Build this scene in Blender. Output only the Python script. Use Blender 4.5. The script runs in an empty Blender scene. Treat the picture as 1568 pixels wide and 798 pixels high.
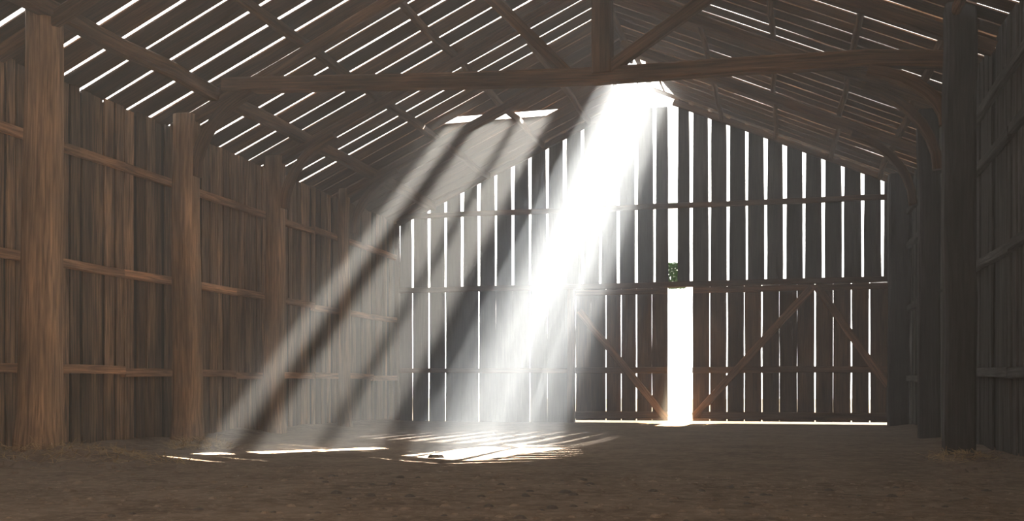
import bpy, math, random
from mathutils import Vector, noise
random.seed(7)
R=random.uniform
scene=bpy.context.scene
scene.view_settings.view_transform='Standard'
try: scene.view_settings.look='Medium High Contrast'
except Exception as e: print('look',e)

# ------------------------------------------------ dimensions (metres)
XL,XR=-10.95,3.1
YB=28.6; YF=-3.0
XRIDGE,ZRIDGE=-3.6,9.2
ZEL,ZER=5.82,6.28
def roofz(x):
    if x<XRIDGE: return ZRIDGE-(XRIDGE-x)*(ZRIDGE-ZEL)/(XRIDGE-XL)
    return ZRIDGE-(x-XRIDGE)*(ZRIDGE-ZER)/(XR-XRIDGE)

# ------------------------------------------------ mesh builder
class MB:
    def __init__(s): s.v=[];s.f=[];s.b=[];s.t=[]
    def poly(s,pts,w,h,up=(0,0,1),cham=0.0,jit=0.0,fix=None,profile=None,scale=None,tint=None):
        pts=[Vector(p) for p in pts]
        up=Vector(up)
        off=Vector((R(-50,50),R(-50,50),R(-50,50)))
        tint=R(0,1) if tint is None else tint
        if profile is None:
            a,b=w/2,h/2
            if cham>0:
                c=min(cham,a*.5,b*.5)
                prof=[(-a+c,-b),(a-c,-b),(a,-b+c),(a,b-c),(a-c,b),(-a+c,b),(-a,b-c),(-a,-b+c)]
            else: prof=[(-a,-b),(a,-b),(a,b),(-a,b)]
        else: prof=profile
        n=len(prof); base=len(s.v); L=0
        for i,p in enumerate(pts):
            if i==0: t=pts[1]-pts[0]
            elif i==len(pts)-1: t=pts[-1]-pts[-2]
            else: t=pts[i+1]-pts[i-1]
            t.normalize()
            side=t.cross(up); side.normalize()
            u2=side.cross(t)
            if i>0: L+=(pts[i]-pts[i-1]).length
            k=scale[i] if scale else 1
            for (a,b) in prof:
                q=p+side*a*k+u2*b*k
                if jit: q+=Vector((R(-jit,jit),R(-jit,jit),R(-jit,jit)))
                if fix: q=fix(i,q)
                s.v.append(q); s.b.append(Vector((a,L,b))+off); s.t.append(tint)
        m=len(pts)
        for i in range(m-1):
            for j in range(n):
                j2=(j+1)%n
                s.f.append((base+i*n+j,base+i*n+j2,base+(i+1)*n+j2,base+(i+1)*n+j))
        s.f.append(tuple(base+j for j in reversed(range(n))))
        s.f.append(tuple(base+(m-1)*n+j for j in range(n)))
    def beam(s,p0,p1,w,h,up=(0,0,1),seg=None,wob=0.012,cham=0.02,jit=0.004,tint=None):
        p0,p1=Vector(p0),Vector(p1); L=(p1-p0).length
        seg=seg or max(2,int(L/0.6))
        o=R(0,100)
        pts=[]
        for i in range(seg+1):
            q=p0.lerp(p1,i/seg)
            q+=Vector((noise.noise((o,i*.35,0)),noise.noise((o,i*.35,9)),noise.noise((o,i*.35,19))))*wob*2
            pts.append(q)
        s.poly(pts,w,h,up,cham,jit,tint=tint)
    def log(s,p0,p1,r0,r1,tint=None,n=20,seg=22):
        p0,p1=Vector(p0),Vector(p1); o=R(0,100); L=0
        off=Vector((R(-50,50),R(-50,50),R(-50,50))); tint=R(0,1) if tint is None else tint
        base=len(s.v)
        for i in range(seg+1):
            f=i/seg; c=p0.lerp(p1,f)
            c+=Vector((noise.noise((o,f*2.2,0)),noise.noise((o,f*2.2,7)),0))*.07
            r=r0+(r1-r0)*f + .05*max(0,1-f*8)
            for j in range(n):
                a=2*math.pi*j/n
                rr=r*(1+.07*noise.noise((math.cos(a)*1.3+o,math.sin(a)*1.3,f*3))+.03*noise.noise((math.cos(a)*5,math.sin(a)*5+o,f*6)))
                sq=1/max(abs(math.cos(a)),abs(math.sin(a))); rr*=(1+.35*(min(sq,1.25)-1))
                s.v.append(c+Vector((math.cos(a)*rr,math.sin(a)*rr,0)))
                s.b.append(Vector((rr*math.cos(a),f*(p1-p0).length,rr*math.sin(a)))+off); s.t.append(tint)
        for i in range(seg):
            for j in range(n):
                j2=(j+1)%n
                s.f.append((base+i*n+j,base+i*n+j2,base+(i+1)*n+j2,base+(i+1)*n+j))
        s.f.append(tuple(base+j for j in reversed(range(n))))
        s.f.append(tuple(base+seg*n+j for j in range(n)))
    def obj(s,name,mat,smooth=False,parent=None):
        me=bpy.data.meshes.new(name)
        me.from_pydata([tuple(v) for v in s.v],[],s.f); me.update()
        a=me.attributes.new('bco','FLOAT_VECTOR','POINT')
        a.data.foreach_set('vector',[c for v in s.b for c in v])
        a=me.attributes.new('tint','FLOAT','POINT')
        a.data.foreach_set('value',s.t)
        if smooth: me.polygons.foreach_set('use_smooth',[True]*len(me.polygons))
        me.materials.append(mat)
        o=bpy.data.objects.new(name,me); scene.collection.objects.link(o)
        if parent: o.parent=parent
        return o

# ------------------------------------------------ materials
def wood(name,dark,light,tintamt=.5,rough=.8,bump=.45):
    m=bpy.data.materials.new(name); m.use_nodes=True
    nt=m.node_tree; N=nt.nodes; K=nt.links; N.clear()
    out=N.new('ShaderNodeOutputMaterial'); bs=N.new('ShaderNodeBsdfPrincipled')
    bs.inputs['Roughness'].default_value=rough; bs.inputs['Specular IOR Level'].default_value=.2
    K.new(bs.outputs[0],out.inputs[0])
    at=N.new('ShaderNodeAttribute'); at.attribute_name='bco'
    ti=N.new('ShaderNodeAttribute'); ti.attribute_name='tint'
    mp=N.new('ShaderNodeMapping'); mp.inputs['Scale'].default_value=(30,1.3,30)
    K.new(at.outputs['Vector'],mp.inputs[0])
    n1=N.new('ShaderNodeTexNoise'); n1.inputs['Scale'].default_value=1; n1.inputs['Detail'].default_value=6; n1.inputs['Distortion'].default_value=.6
    K.new(mp.outputs[0],n1.inputs['Vector'])
    mp2=N.new('ShaderNodeMapping'); mp2.inputs['Scale'].default_value=(3.5,.6,3.5)
    K.new(at.outputs['Vector'],mp2.inputs[0])
    n2=N.new('ShaderNodeTexNoise'); n2.inputs['Scale'].default_value=1; n2.inputs['Detail'].default_value=6; n2.inputs['Roughness'].default_value=.6
    K.new(mp2.outputs[0],n2.inputs['Vector'])
    ramp=N.new('ShaderNodeValToRGB'); ramp.color_ramp.elements[0].position=.33; ramp.color_ramp.elements[1].position=.67
    ramp.color_ramp.elements[0].color=(*dark,1); ramp.color_ramp.elements[1].color=(*light,1)
    K.new(n1.outputs['Fac'],ramp.inputs[0])
    mr=N.new('ShaderNodeMapRange'); mr.inputs[3].default_value=1-tintamt; mr.inputs[4].default_value=1+tintamt*.6
    K.new(ti.outputs['Fac'],mr.inputs[0])
    mr2=N.new('ShaderNodeMapRange'); mr2.inputs[1].default_value=.3; mr2.inputs[2].default_value=.7; mr2.inputs[3].default_value=.4; mr2.inputs[4].default_value=1.4
    K.new(n2.outputs['Fac'],mr2.inputs[0])
    mu=N.new('ShaderNodeMath'); mu.operation='MULTIPLY'; K.new(mr.outputs[0],mu.inputs[0]); K.new(mr2.outputs[0],mu.inputs[1])
    mx=N.new('ShaderNodeVectorMath'); mx.operation='SCALE'; K.new(ramp.outputs[0],mx.inputs[0]); K.new(mu.outputs[0],mx.inputs['Scale'])
    K.new(mx.outputs[0],bs.inputs['Base Color'])
    bp=N.new('ShaderNodeBump'); bp.inputs['Strength'].default_value=bump; bp.inputs['Distance'].default_value=.02
    K.new(n1.outputs['Fac'],bp.inputs['Height']); K.new(bp.outputs[0],bs.inputs['Normal'])
    return m
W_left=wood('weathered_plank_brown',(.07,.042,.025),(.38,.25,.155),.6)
W_dark=wood('sheathing_gap_shade',(.006,.005,.004),(.012,.01,.007),.2)  # near-black colour puts the shade of the plank gaps into the backing
W_back=wood('weathered_plank_grey',(.032,.031,.032),(.10,.094,.09),.4)
W_door=wood('door_plank',(.055,.033,.02),(.17,.105,.062),.4)
W_rail=wood('door_rail',(.09,.05,.03),(.29,.175,.105),.3)
W_right=wood('weathered_plank_shaded',(.035,.037,.04),(.115,.115,.12),.45)  # darker bluish plank copy, right-hand shade put into the colour
W_roof=wood('roof_plank',(.045,.022,.011),(.155,.085,.042),.5)
W_beam=wood('timber_beam',(.05,.027,.015),(.18,.104,.056),.25)
W_girt=wood('timber_girt',(.21,.115,.062),(.60,.36,.21),.25)
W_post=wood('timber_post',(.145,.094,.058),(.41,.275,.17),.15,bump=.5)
W_postr=wood('timber_post_shaded',(.024,.024,.028),(.065,.062,.066),.15,bump=.5)  # post wood with the right side's bluish shade in its colour

def dirt(name,c0,c1,c2,bump=.6):
    m=bpy.data.materials.new(name); m.use_nodes=True
    nt=m.node_tree; N=nt.nodes; K=nt.links
    bs=N['Principled BSDF']; bs.inputs['Roughness'].default_value=1.0; bs.inputs['Specular IOR Level'].default_value=.0
    tc=N.new('ShaderNodeTexCoord')
    n1=N.new('ShaderNodeTexNoise'); n1.inputs['Scale'].default_value=1.1; n1.inputs['Detail'].default_value=10; n1.inputs['Roughness'].default_value=.7
    n2=N.new('ShaderNodeTexNoise'); n2.inputs['Scale'].default_value=6; n2.inputs['Detail'].default_value=10; n2.inputs['Roughness'].default_value=.8
    K.new(tc.outputs['Object'],n1.inputs['Vector']); K.new(tc.outputs['Object'],n2.inputs['Vector'])
    r1=N.new('ShaderNodeValToRGB'); r1.color_ramp.elements[0].position=.36; r1.color_ramp.elements[1].position=.64
    r1.color_ramp.elements[0].color=(*c0,1); r1.color_ramp.elements[1].color=(*c1,1)
    K.new(n1.outputs['Fac'],r1.inputs[0])
    r2=N.new('ShaderNodeValToRGB'); r2.color_ramp.elements[0].position=.46; r2.color_ramp.elements[1].position=.62
    r2.color_ramp.elements[0].color=(0,0,0,1); r2.color_ramp.elements[1].color=(.75,.75,.75,1)
    K.new(n2.outputs['Fac'],r2.inputs[0])
    mx=N.new('ShaderNodeMix'); mx.data_type='RGBA'
    K.new(r2.outputs[0],mx.inputs[0]); K.new(r1.outputs[0],mx.inputs[6]); mx.inputs[7].default_value=(*c2,1)
    K.new(mx.outputs[2],bs.inputs['Base Color'])
    ad=N.new('ShaderNodeMath'); ad.operation='ADD'; K.new(n1.outputs['Fac'],ad.inputs[0]); K.new(n2.outputs['Fac'],ad.inputs[1])
    bp=N.new('ShaderNodeBump'); bp.inputs['Strength'].default_value=bump; bp.inputs['Distance'].default_value=.06
    K.new(ad.outputs[0],bp.inputs['Height']); K.new(bp.outputs[0],bs.inputs['Normal'])
    return m
M_floor=dirt('packed_earth',(.115,.088,.068),(.245,.195,.152),(.34,.28,.225),.6)
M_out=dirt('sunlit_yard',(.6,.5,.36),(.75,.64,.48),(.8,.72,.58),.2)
def flat(name,col,rough=.9,trans=False):
    m=bpy.data.materials.new(name); m.use_nodes=True
    b=m.node_tree.nodes['Principled BSDF']; b.inputs['Roughness'].default_value=rough
    N=m.node_tree.nodes; n=N.new('ShaderNodeTexNoise'); n.inputs['Scale'].default_value=9; n.inputs['Detail'].default_value=4
    r=N.new('ShaderNodeValToRGB'); r.color_ramp.elements[0].color=tuple(c*.55 for c in col)+(1,); r.color_ramp.elements[1].color=tuple(min(1,c*1.4) for c in col)+(1,)
    tc=N.new('ShaderNodeTexCoord')
    K=m.node_tree.links; K.new(tc.outputs['Object'],n.inputs['Vector']); K.new(n.outputs['Fac'],r.inputs[0]); K.new(r.outputs[0],b.inputs['Base Color'])
    return m

# ------------------------------------------------ floor
def grid(name,xs,ys,zf,mat):
    v=[];f=[]
    for y in ys:
        for x in xs: v.append((x,y,zf(x,y)))
    n=len(xs)
    for j in range(len(ys)-1):
        for i in range(n-1):
            a=j*n+i; f.append((a,a+1,a+n+1,a+n))
    me=bpy.data.meshes.new(name); me.from_pydata(v,[],f); me.materials.append(mat)
    me.polygons.foreach_set('use_smooth',[True]*len(f))
    o=bpy.data.objects.new(name,me); scene.collection.objects.link(o); return o
def fz(x,y):
    z=.012*noise.noise((x*.5,y*.5,3))+.006*noise.noise((x*1.8,y*1.8,5))+.006*noise.noise((x*5,y*5,1))
    dl=x-XL; z+=.16*math.exp(-(dl/.55)**2)*(.6+.6*noise.noise((y*.9,2,2)))
    dr=XR-x; z+=.10*math.exp(-(dr/.4)**2)*(.6+.6*noise.noise((y*.9,8,2)))
    if y>YB-1: z*=max(.2,(YB-y))if y<YB else .2
    return z
xs=[XL-.1+i*(XR-XL+.2)/200 for i in range(201)]
ys=[YF]; 
while ys[-1]<YB+.2: ys.append(ys[-1]+.075)
floor=grid('floor',xs,ys,fz,M_floor)
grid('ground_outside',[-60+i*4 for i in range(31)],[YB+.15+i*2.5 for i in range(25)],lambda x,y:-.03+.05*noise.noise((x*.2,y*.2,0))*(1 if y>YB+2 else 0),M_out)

# ------------------------------------------------ side walls
def sidewall(name,x,sgn,zt,mat,pitch,matg,girts,gxw=.1):
    par=bpy.data.objects.new(name,None); scene.collection.objects.link(par)
    mb=MB(); y=YF
    while y<YB-.12:
        w=pitch*R(.72,1.2); 
        if y+w>YB-.1: w=YB-.1-y
        off=R(-.03,.03); z1=zt-.02-R(0,.03)
        pts=[(x+off+R(-.008,.008),y+w/2+R(-.006,.006),z) for z in [-.1,1,2,3,4,5,z1]]
        mb.poly(pts,w-R(.025,.07),.028,up=(1,0,0),jit=.003)
        y+=w
    mb.obj('planks',mat,parent=par)
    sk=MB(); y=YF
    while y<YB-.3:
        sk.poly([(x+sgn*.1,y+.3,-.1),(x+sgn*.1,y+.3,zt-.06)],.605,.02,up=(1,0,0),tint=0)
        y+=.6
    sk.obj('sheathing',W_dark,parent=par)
    g=MB()
    for z in girts:
        y=YF
        while y<YB-.2:
            L=min(3.7,YB-.15-y); g.beam((x-sgn*.09,y,z+R(-.03,.03)),(x-sgn*.09,y+L,z+R(-.03,.03)),.11,.14,cham=.012,wob=.015)
            y+=L
    g.obj('girts',matg,parent=par)
    return par
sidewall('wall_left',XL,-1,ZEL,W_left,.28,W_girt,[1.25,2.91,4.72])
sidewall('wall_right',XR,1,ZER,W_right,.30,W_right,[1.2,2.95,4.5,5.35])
mb=MB(); x=XL
while x<XR:
    mb.poly([(x+.3,YF-.05,-.1),(x+.3,YF-.05,roofz(x+.3)+.1)],.61,.03,up=(0,1,0)); x+=.6
mb.obj('wall_front',W_left)

# ------------------------------------------------ back wall
wb=bpy.data.objects.new('wall_back',None); scene.collection.objects.link(wb)
slits=[XL+.1]+[-10.41+i*.5 for i in range(15)]+[-2.91]+[-2.91+.49*(i+1) for i in range(11)]+[XR+.05]
gapU=[R(.05,.08) for _ in slits]; gapU[16]=.25; gapU[0]=.10
def vboards(mb,edges,gaps,z0,z1fn,y,thick=.03,topwide=0.0,z0j=0.0):
    for i in range(len(edges)-1):
        xa=edges[i]+gaps[i]/2; xb=edges[i+1]-gaps[i+1]/2
        zb=z0+(R(-.01,.04) if z0j else 0)
        zt=max(z1fn(xa),z1fn(xb)); n=8; base=len(mb.v); off=Vector((R(-50,50),R(-50,50),R(-50,50))); t=R(0,1)
        yo=R(-.012,.012); o1,o2=R(0,99),R(0,99)
        for k in range(n+1):
            f=k/n
            tw=topwide*(f**2)
            a=xa+.012*noise.noise((o1,f*3,0))+tw/2; b=xb+.012*noise.noise((o2,f*3,0))-tw/2
            for (X,Y) in ((a,y+yo-thick/2),(b,y+yo-thick/2),(b,y+yo+thick/2),(a,y+yo+thick/2)):
                z=zb+(zt-zb)*f
                if k==n: z=z1fn(X)
                else: z=min(z,z1fn(X)-.02*(n-k))
                mb.v.append(Vector((X,Y,z))); mb.b.append(Vector((X,z,Y))+off); mb.t.append(t)
        for k in range(n):
            for j in range(4):
                j2=(j+1)%4; mb.f.append((base+k*4+j,base+k*4+j2,base+k*4+4+j2,base+k*4+4+j))
        mb.f.append((base+3,base+2,base+1,base)); mb.f.append(tuple(base+n*4+j for j in range(4)))
ztop=lambda x:(min(roofz(x)-.03,8.62) if -4.3<x<-2.95 else roofz(x)-.03)
mb=MB(); vboards(mb,slits,gapU,3.82,ztop,YB,topwide=.045,z0j=.03)
lowL=[s for s in slits if s<-5.6]+[-5.62]
gl=[.08,.025,.045,.035,.004,.035,.004,.004,.018,.004,.004,.004]
while len(gl)<len(lowL): gl.append(.004)
vboards(mb,lowL,gl,-.05,lambda x:3.72,YB)
mb.obj('planks',W_back,parent=wb)
g=MB()
g.beam((XL+.05,YB-.1,5.92),(XR,YB-.1,5.88),.12,.14)
g.beam((XL+.05,YB-.12,3.78),(XR,YB-.12,3.76),.16,.15)
g.beam((XL+.05,YB-.1,1.45),(-5.65,YB-.1,1.44),.1,.13)
g.beam((-5.7,YB-.12,-.05),(-5.7,YB-.12,3.7),.2,.2,up=(0,1,0))
g.beam((XL+.12,YB-.15,-.05),(XL+.12,YB-.15,5.7),.14,.14,up=(0,1,0))
g.beam((XL+.1,YB-.08,ZEL-.1),(-4.35,YB-.08,roofz(-4.35)-.18),.1,.16)
g.beam((XR-.1,YB-.08,ZER-.1),(-2.9,YB-.08,roofz(-2.9)-.18),.1,.16)
g.obj('framing',W_beam,parent=wb)

# ------------------------------------------------ doors
def door(name,x0,x1,yy,gaps,diags,mat=W_door):
    par=bpy.data.objects.new(name,None); scene.collection.objects.link(par)
    n=len(gaps)-1; e=[x0+(x1-x0)*i/n for i in range(n+1)]
    mb=MB(); vboards(mb,e,gaps,.07,lambda x:3.70,yy); mb.obj('planks',mat,parent=par)
    f=MB()
    f.beam((x0,yy-.06,.22),(x1,yy-.06,.22),.06,.2,wob=.005)
    f.beam((x0,yy-.06,1.45),(x1,yy-.06,1.45),.06,.17,wob=.005)
    f.beam((x0,yy-.06,3.6),(x1,yy-.06,3.6),.06,.16,wob=.005)
    for a,b in diags: f.beam((a[0],yy-.11,a[1]),(b[0],yy-.11,b[1]),.07,.2,wob=.004,tint=1.0)
    f.obj('rails',W_rail,parent=par)
    return par
door('door_1',-5.6,-3.06,YB+.02,[0,.004,.03,.025,.035,.015,0],[((-5.5,3.1),(-3.1,.15))])
door('door_2',-2.38,2.62,YB+.02,[0,.02,.035,.025,.035,.004,.005,.04,.01,.035,.035,0],[((-2.33,.2),(.72,3.6)),((.85,3.6),(2.6,1.0))])

# ------------------------------------------------ roof
def holes(yc):
    hs=[]
    if 25.9<yc<28.3:
        c=-3.85+(yc-25.9)*.2
        hs.append((c-.70,c+.5,.2))
    if 23.4<yc<26.6:
        c=-7.7+(yc-23.6)*.6
        hs.append((c-.18,c+.18,.6))
    return hs
par=bpy.data.objects.new('ceiling',None); scene.collection.objects.link(par)
def roofside(xe,pitch,gapr,over):
    mb=MB(); y=YF; T=.022
    while y<YB+.1:
        w=pitch*R(.93,1.07); gap=R(*gapr); yc=y+w/2
        if yc>23.2 and xe<XRIDGE: gap=.034
        if xe<XRIDGE: iv=[(xe-over,XRIDGE,0,0)]
        else: iv=[(XRIDGE,xe+over,0,0)]
        for (a,b,sh) in holes(yc):
            new=[]
            for (p,q,sp,sq) in iv:
                if b<=p or a>=q: new.append((p,q,sp,sq)); continue
                if a>p+.1: new.append((p,a,sp,sh))
                if b<q-.1: new.append((b,q,sh,sq))
            iv=new
        for (p,q,sp,sq) in iv:
            seg=max(1,int((q-p)/1.2)); o=R(0,99)
            pts=[]
            west=xe<XRIDGE
            for i in range(seg+1):
                x=p+(q-p)*i/seg
                zz=ZRIDGE-(XRIDGE-x)*(ZRIDGE-ZEL)/(XRIDGE-XL) if west else ZRIDGE-(x-XRIDGE)*(ZRIDGE-ZER)/(XR-XRIDGE)
                pts.append((x,yc+.02*noise.noise((o,x*.5,0)),zz+.01*noise.noise((o,x*.7,3))))
            g=(ZRIDGE-ZEL)/(XRIDGE-XL) if west else -(ZRIDGE-ZER)/(XR-XRIDGE)
            def fix(i,v,seg=seg,sp=sp,sq=sq,yc=yc,g=g):
                s=sp if i==0 else (sq if i==seg else 0)
                if s:
                    dx=s*(v.y-yc)
                    v=v+Vector((dx,0,dx*g))
                return v
            mb.poly(pts,w-gap,T,up=(0,0,1),jit=.002,fix=fix)
        y+=w
    return mb
roofside(XL,.60,(.07,.115),.35).obj('planks_west',W_roof,parent=par)
roofside(XR,.50,(.055,.085),.35).obj('planks_east',W_roof,parent=par)
mb=MB(); mb.beam((XRIDGE,YF,ZRIDGE-.16),(XRIDGE,25.6,ZRIDGE-.16),.07,.22); mb.obj('ridge_board',W_beam,parent=par)
mb=MB()
for x,w in ((-4.3,.10),(-3.85,.05),(-3.6,.13),(-3.2,.05)):
    a,b=(25.3,28.7)
    mb.beam((x+R(-.1,.05),a,roofz(x)+.03),(x+R(-.05,.1),b,roofz(x)+.03),w,.03,cham=.003,wob=.02)
mb.obj('beam_split_laths',W_roof,parent=par)  # laths added over the hole to split the light shaft into streaks

def purlin(x,w,h,y1=YB-.05):
    mb=MB(); z=roofz(x)-.03-h/2-.02*abs(w)
    mb.beam((x,YF,z-.03),(x,y1,z-.03),w,h,wob=.03,cham=.03,jit=.006); mb.obj('roof_purlin',W_beam)
for x,w,h in ((-9.75,.20,.24),(-8.1,.13,.18),(-6.5,.11,.16),(-5.2,.12,.16),(-1.6,.10,.14),(-.2,.10,.14),(1.2,.10,.14),(2.4,.12,.16)):
    purlin(x,w,h)

# ------------------------------------------------ trusses
def truss(y,tie=False,king=False,xl=-10.3,xr=2.8,rw=.16,rh=.2,kneeL=True):
    par=bpy.data.objects.new('roof_truss',None); scene.collection.objects.link(par)
    mb=MB()
    d=.36
    mb.beam((xl-.3,y,roofz(xl-.3)-d),(XRIDGE,y,ZRIDGE-d),rw,rh)
    mb.beam((xr+.2,y,roofz(xr+.2)-d),(XRIDGE,y,ZRIDGE-d),rw,rh)
    if tie:
        mb.poly([(-9.6,y,6.33),(-7.5,y,6.22),(-5.3,y,6.10),(-2.9,y,6.0),(-.5,y,5.99),(1.2,y,5.95),(2.55,y,5.84)],.24,.25,cham=.03,jit=.008)
    if king:
        mb.beam((-2.82,y-.02,6.02),(-2.82,y-.02,roofz(-2.8)-d),.32,.3,up=(0,1,0),cham=.03)
        mb.beam((-2.7,y-.05,6.1),(-.5,y-.05,roofz(-.5)-d),.16,.2)
        mb.beam((-3.4,y+.05,6.1),(-5.3,y+.05,roofz(-5.3)-d),.14,.18)
    def knee(px,s,zlo,zhi,reach,w=.16,h=.2):
        pts=[]
        for i in range(8):
            f=i/7; a=f*math.pi/2
            pts.append((px+s*reach*(1-math.cos(a))*1.0+s*.02, y, zlo+(zhi-zlo)*math.sin(a)*.55+(zhi-zlo)*.45*f))
        mb.poly(pts,w,h,up=(0,1,0),cham=.02,jit=.004)
    if kneeL: knee(xl+.1,1,4.75,roofz(xl+1.2)-.45,1.15)
    if tie: knee(xr-.45,-1,4.9,5.8,1.1)
    else: knee(xr-.1,-1,4.9,roofz(xr-1.3)-.5,1.25)
    mb.obj('timbers',W_beam,parent=par)
truss(12.3,kneeL=False); truss(16.65,True,True); truss(20.1); truss(23.8); truss(8.3); truss(4.3)

def post(x,y,r0,r1,ztop,mat,lean=0):
    mb=MB(); mb.log((x,y,-.12),(x+lean,y,ztop),r0,r1,tint=.8); mb.obj('wooden_post',mat,smooth=True)
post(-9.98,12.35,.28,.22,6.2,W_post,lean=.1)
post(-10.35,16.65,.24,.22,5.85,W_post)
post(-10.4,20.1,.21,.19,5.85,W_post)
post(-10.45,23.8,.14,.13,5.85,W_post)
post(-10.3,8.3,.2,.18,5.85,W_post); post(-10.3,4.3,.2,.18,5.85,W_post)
def sqpost(x,y,w,ztop,mat):
    mb=MB(); mb.beam((x,y,-.12),(x,y,ztop),w,w,up=(0,1,0),cham=.04,seg=14,wob=.02,jit=.006); mb.obj('wooden_post',mat)
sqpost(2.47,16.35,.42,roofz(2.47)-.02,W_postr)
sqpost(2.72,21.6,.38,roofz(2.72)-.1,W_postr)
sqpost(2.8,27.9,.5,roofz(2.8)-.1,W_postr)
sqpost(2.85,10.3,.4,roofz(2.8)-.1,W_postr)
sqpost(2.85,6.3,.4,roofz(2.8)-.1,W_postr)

# ------------------------------------------------ straw, stones, rubble
M_straw=flat('straw',(.42,.31,.16)); M_stone=flat('stone',(.07,.06,.055)); M_leaf=flat('leaf',(.09,.3,.02))
M_clod=flat('dirt_clod',(.15,.12,.095))
def straw_pile(cx,cy,rx,ry,hh,n,name='straw_pile'):
    v=[];f=[]
    nn=26; 
    for j in range(nn+1):
        for i in range(nn+1):
            a=i/nn*2-1;b=j/nn*2-1; rr=min(1,math.hypot(a,b))
            x=cx+a*rx;y=cy+b*ry
            z=hh*(1-rr**2)*(.7+.9*noise.noise((x*3,y*3,4)))+.09*noise.noise((x*8,y*8,1))*(1-rr)
            v.append((x,y,fz(x,y)+z-.015))
    for j in range(nn):
        for i in range(nn):
            q=j*(nn+1)+i; f.append((q,q+1,q+nn+2,q+nn+1))
    nh=len(f)
    for k in range(n):
        a=R(0,6.28); r=math.sqrt(R(0,1))*1.15
        x=cx+math.cos(a)*r*rx; y=cy+math.sin(a)*r*ry
        z=fz(x,y)+max(0,hh*(1-r*r)*.9)+R(0,.02)
        L=R(.06,.22); d=Vector((R(-1,1),R(-1,1),R(-.15,.35))).normalized()*L
        s=d.cross(Vector((0,0,1))).normalized()*.004
        p=Vector((x,y,z)); b=len(v)
        v+= [tuple(p-s),tuple(p+s),tuple(p+d+s+Vector((0,0,.004))),tuple(p+d-s)]; f.append((b,b+1,b+2,b+3))
    me=bpy.data.meshes.new(name); me.from_pydata(v,[],f); me.materials.append(M_floor); me.materials.append(M_straw)
    me.polygons.foreach_set('material_index',[0]*nh+[1]*(len(f)-nh))
    o=bpy.data.objects.new(name,me); scene.collection.objects.link(o)
straw_pile(-9.2,11.9,1.6,.55,.24,1000)
straw_pile(-9.7,16.0,.5,.4,.12,350)
straw_pile(-9.0,14.9,.5,.3,.05,300)
straw_pile(2.35,15.4,.4,.6,.09,300)
def stones(name,n,area,smin,smax,mat,pw=2):
    v=[];f=[]
    for k in range(n):
        x=R(area[0],area[1]); y=R(area[2],area[3]); s=R(smin,smax)*(R(0,1)**pw+.3); b=len(v); z=fz(x,y)
        o=R(0,99)
        for i in range(4):
            ph=[-.6,.0,.7,1.0][i]; rr=[.75,1,.65,.12][i]
            for j in range(7):
                a=j/7*6.283; q=rr*s*(1+.35*noise.noise((math.cos(a)+o,math.sin(a),ph)))
                v.append((x+q*math.cos(a)*1.2,y+q*math.sin(a),z+ph*s*.55))
        for i in range(3):
            for j in range(7):
                j2=(j+1)%7; f.append((b+i*7+j,b+i*7+j2,b+i*7+7+j2,b+i*7+7+j))
        f.append(tuple(b+21+j for j in range(7)))
    me=bpy.data.meshes.new(name); me.from_pydata(v,[],f); me.materials.append(mat)
    o=bpy.data.objects.new(name,me); scene.collection.objects.link(o)
stones('scattered_pebbles',2200,(-9.5,2.4,5,12),.015,.04,M_floor)
stones('scattered_pebbles',200,(-5,2.4,5.5,11),.02,.05,M_stone)
stones('rubble',520,(-10.8,-7.8,11.0,12.4),.05,.13,M_clod)
stones('rubble',120,(1.8,2.9,13,17),.02,.08,M_clod)
stones('stone',1,(-4.75,-4.74,14.0,14.01),.08,.09,M_stone,0)

# leafy branch hanging from the wall outside, in the tall gap over the doors
v=[];f=[]
for k in range(1100):
    c=Vector((-2.9+R(-.3,.3),YB+R(.12,.4),R(3.7,4.40))); s=R(.03,.06)
    a=Vector((R(-1,1),R(-.6,.6),R(-1,1))).normalized(); b=a.cross(Vector((R(-1,1),R(-1,1),R(-1,1)))).normalized()
    q=len(v); v+=[tuple(c-a*s),tuple(c-b*s*.5),tuple(c+a*s),tuple(c+b*s*.5)]; f.append((q,q+1,q+2,q+3))
me=bpy.data.meshes.new('ivy'); me.from_pydata(v,[],f); me.materials.append(M_leaf)
scene.collection.objects.link(bpy.data.objects.new('ivy',me))

# ------------------------------------------------ dusty air inside the barn
i=.12
prof=[(XL+i,.0),(XR-i,.0),(XR-i,ZER-.25),(XRIDGE,ZRIDGE-.12),(XL+i,ZEL-.25)]
v=[(x,YF+.1,z) for x,z in prof]+[(x,YB-.25,z) for x,z in prof]
f=[(0,1,2,3,4),(9,8,7,6,5)]+[(k,5+k,5+(k+1)%5,(k+1)%5) for k in range(5)]
me=bpy.data.meshes.new('dusty_air'); me.from_pydata(v,[],f)
m=bpy.data.materials.new('dust_haze'); m.use_nodes=True; N=m.node_tree.nodes; N.clear()
out=N.new('ShaderNodeOutputMaterial'); vs=N.new('ShaderNodeVolumeScatter'); vs.inputs['Density'].default_value=.0145
vs.inputs['Color'].default_value=(.87,.94,1,1); vs.inputs['Anisotropy'].default_value=.3
m.node_tree.links.new(vs.outputs[0],out.inputs['Volume']); me.materials.append(m)
scene.collection.objects.link(bpy.data.objects.new('dusty_air',me))

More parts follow.
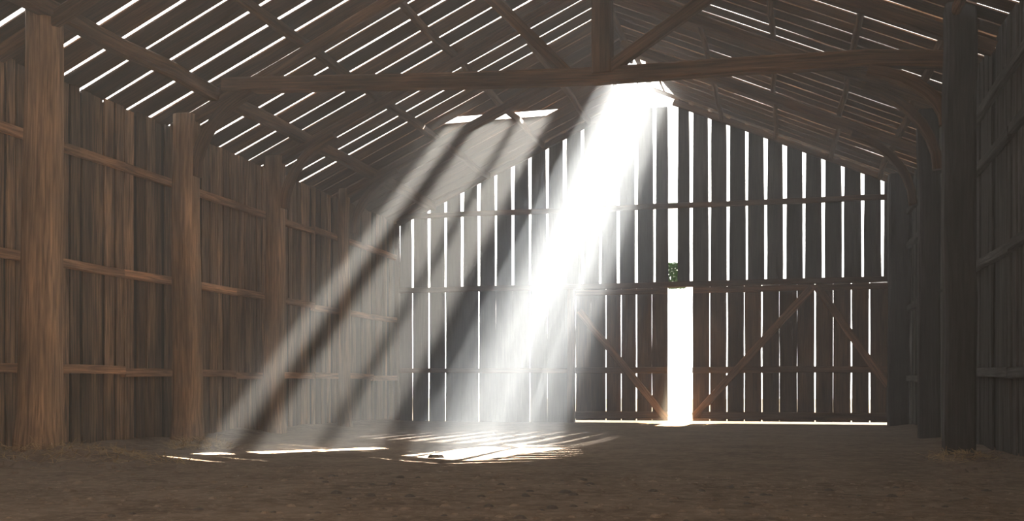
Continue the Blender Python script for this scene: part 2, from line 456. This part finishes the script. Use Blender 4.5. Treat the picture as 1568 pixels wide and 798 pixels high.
# ------------------------------------------------ light
w=bpy.data.worlds.new('sky'); scene.world=w; w.use_nodes=True
bg=w.node_tree.nodes['Background']; bg.inputs[0].default_value=(1,.985,.96,1); bg.inputs[1].default_value=3.6
SD=Vector((.06,1.0,.75)).normalized()
def beam_lamp(name,target,rad,energy,col,dist=90,soft=.25,blend=.15):
    l=bpy.data.lights.new(name,'SPOT'); l.energy=energy; l.color=col; l.shadow_soft_size=soft
    l.spot_size=2*math.atan(rad/dist); l.spot_blend=blend
    o=bpy.data.objects.new(name,l); scene.collection.objects.link(o)
    o.location=Vector(target)+SD*dist; o.rotation_euler=(-SD).to_track_quat('-Z','Y').to_euler()
beam_lamp('sun_shaft',(-3.7,27.2,9.1),1.2,3.0e7,(1,.95,.87))
beam_lamp('sun_shaft',(-6.95,25.1,7.65),1.3,3.6e7,(1,.90,.77))
beam_lamp('sun_shaft',(-5.3,28.6,7.3),1.9,1.35e7,(.92,.96,1),blend=.7,soft=1.2)
beam_lamp('sun_shaft',(-2.75,28.7,.25),1.0,2.4e7,(1,.82,.55))
def area(name,loc,target,sx,sy,e,col):
    l=bpy.data.lights.new(name,'AREA'); l.shape='RECTANGLE'; l.size=sx; l.size_y=sy; l.energy=e; l.color=col
    o=bpy.data.objects.new(name,l); scene.collection.objects.link(o); o.location=loc
    o.rotation_euler=(Vector(target)-Vector(loc)).to_track_quat('-Z','Y').to_euler()
area('fill_light',(-2,-2.5,3),(-9.8,16,2.2),4,3,740,(1,.68,.41))  # added warm fill behind the camera, brightens the left wall
area('fill_light',(-5,-2.5,3),(3.5,16,3),3,3,80,(.65,.82,1))  # added cool fill behind the camera, tints the right wall

# ------------------------------------------------ camera
cam=bpy.data.cameras.new('camera'); co=bpy.data.objects.new('camera',cam); scene.collection.objects.link(co)
co.location=(0,0,1.0); cam.sensor_width=36; cam.lens=36*1632/1600
co.rotation_euler=(math.radians(90),0,math.atan(.26))
cam.shift_y=(604-407)/1600
cam.clip_end=500
scene.camera=co
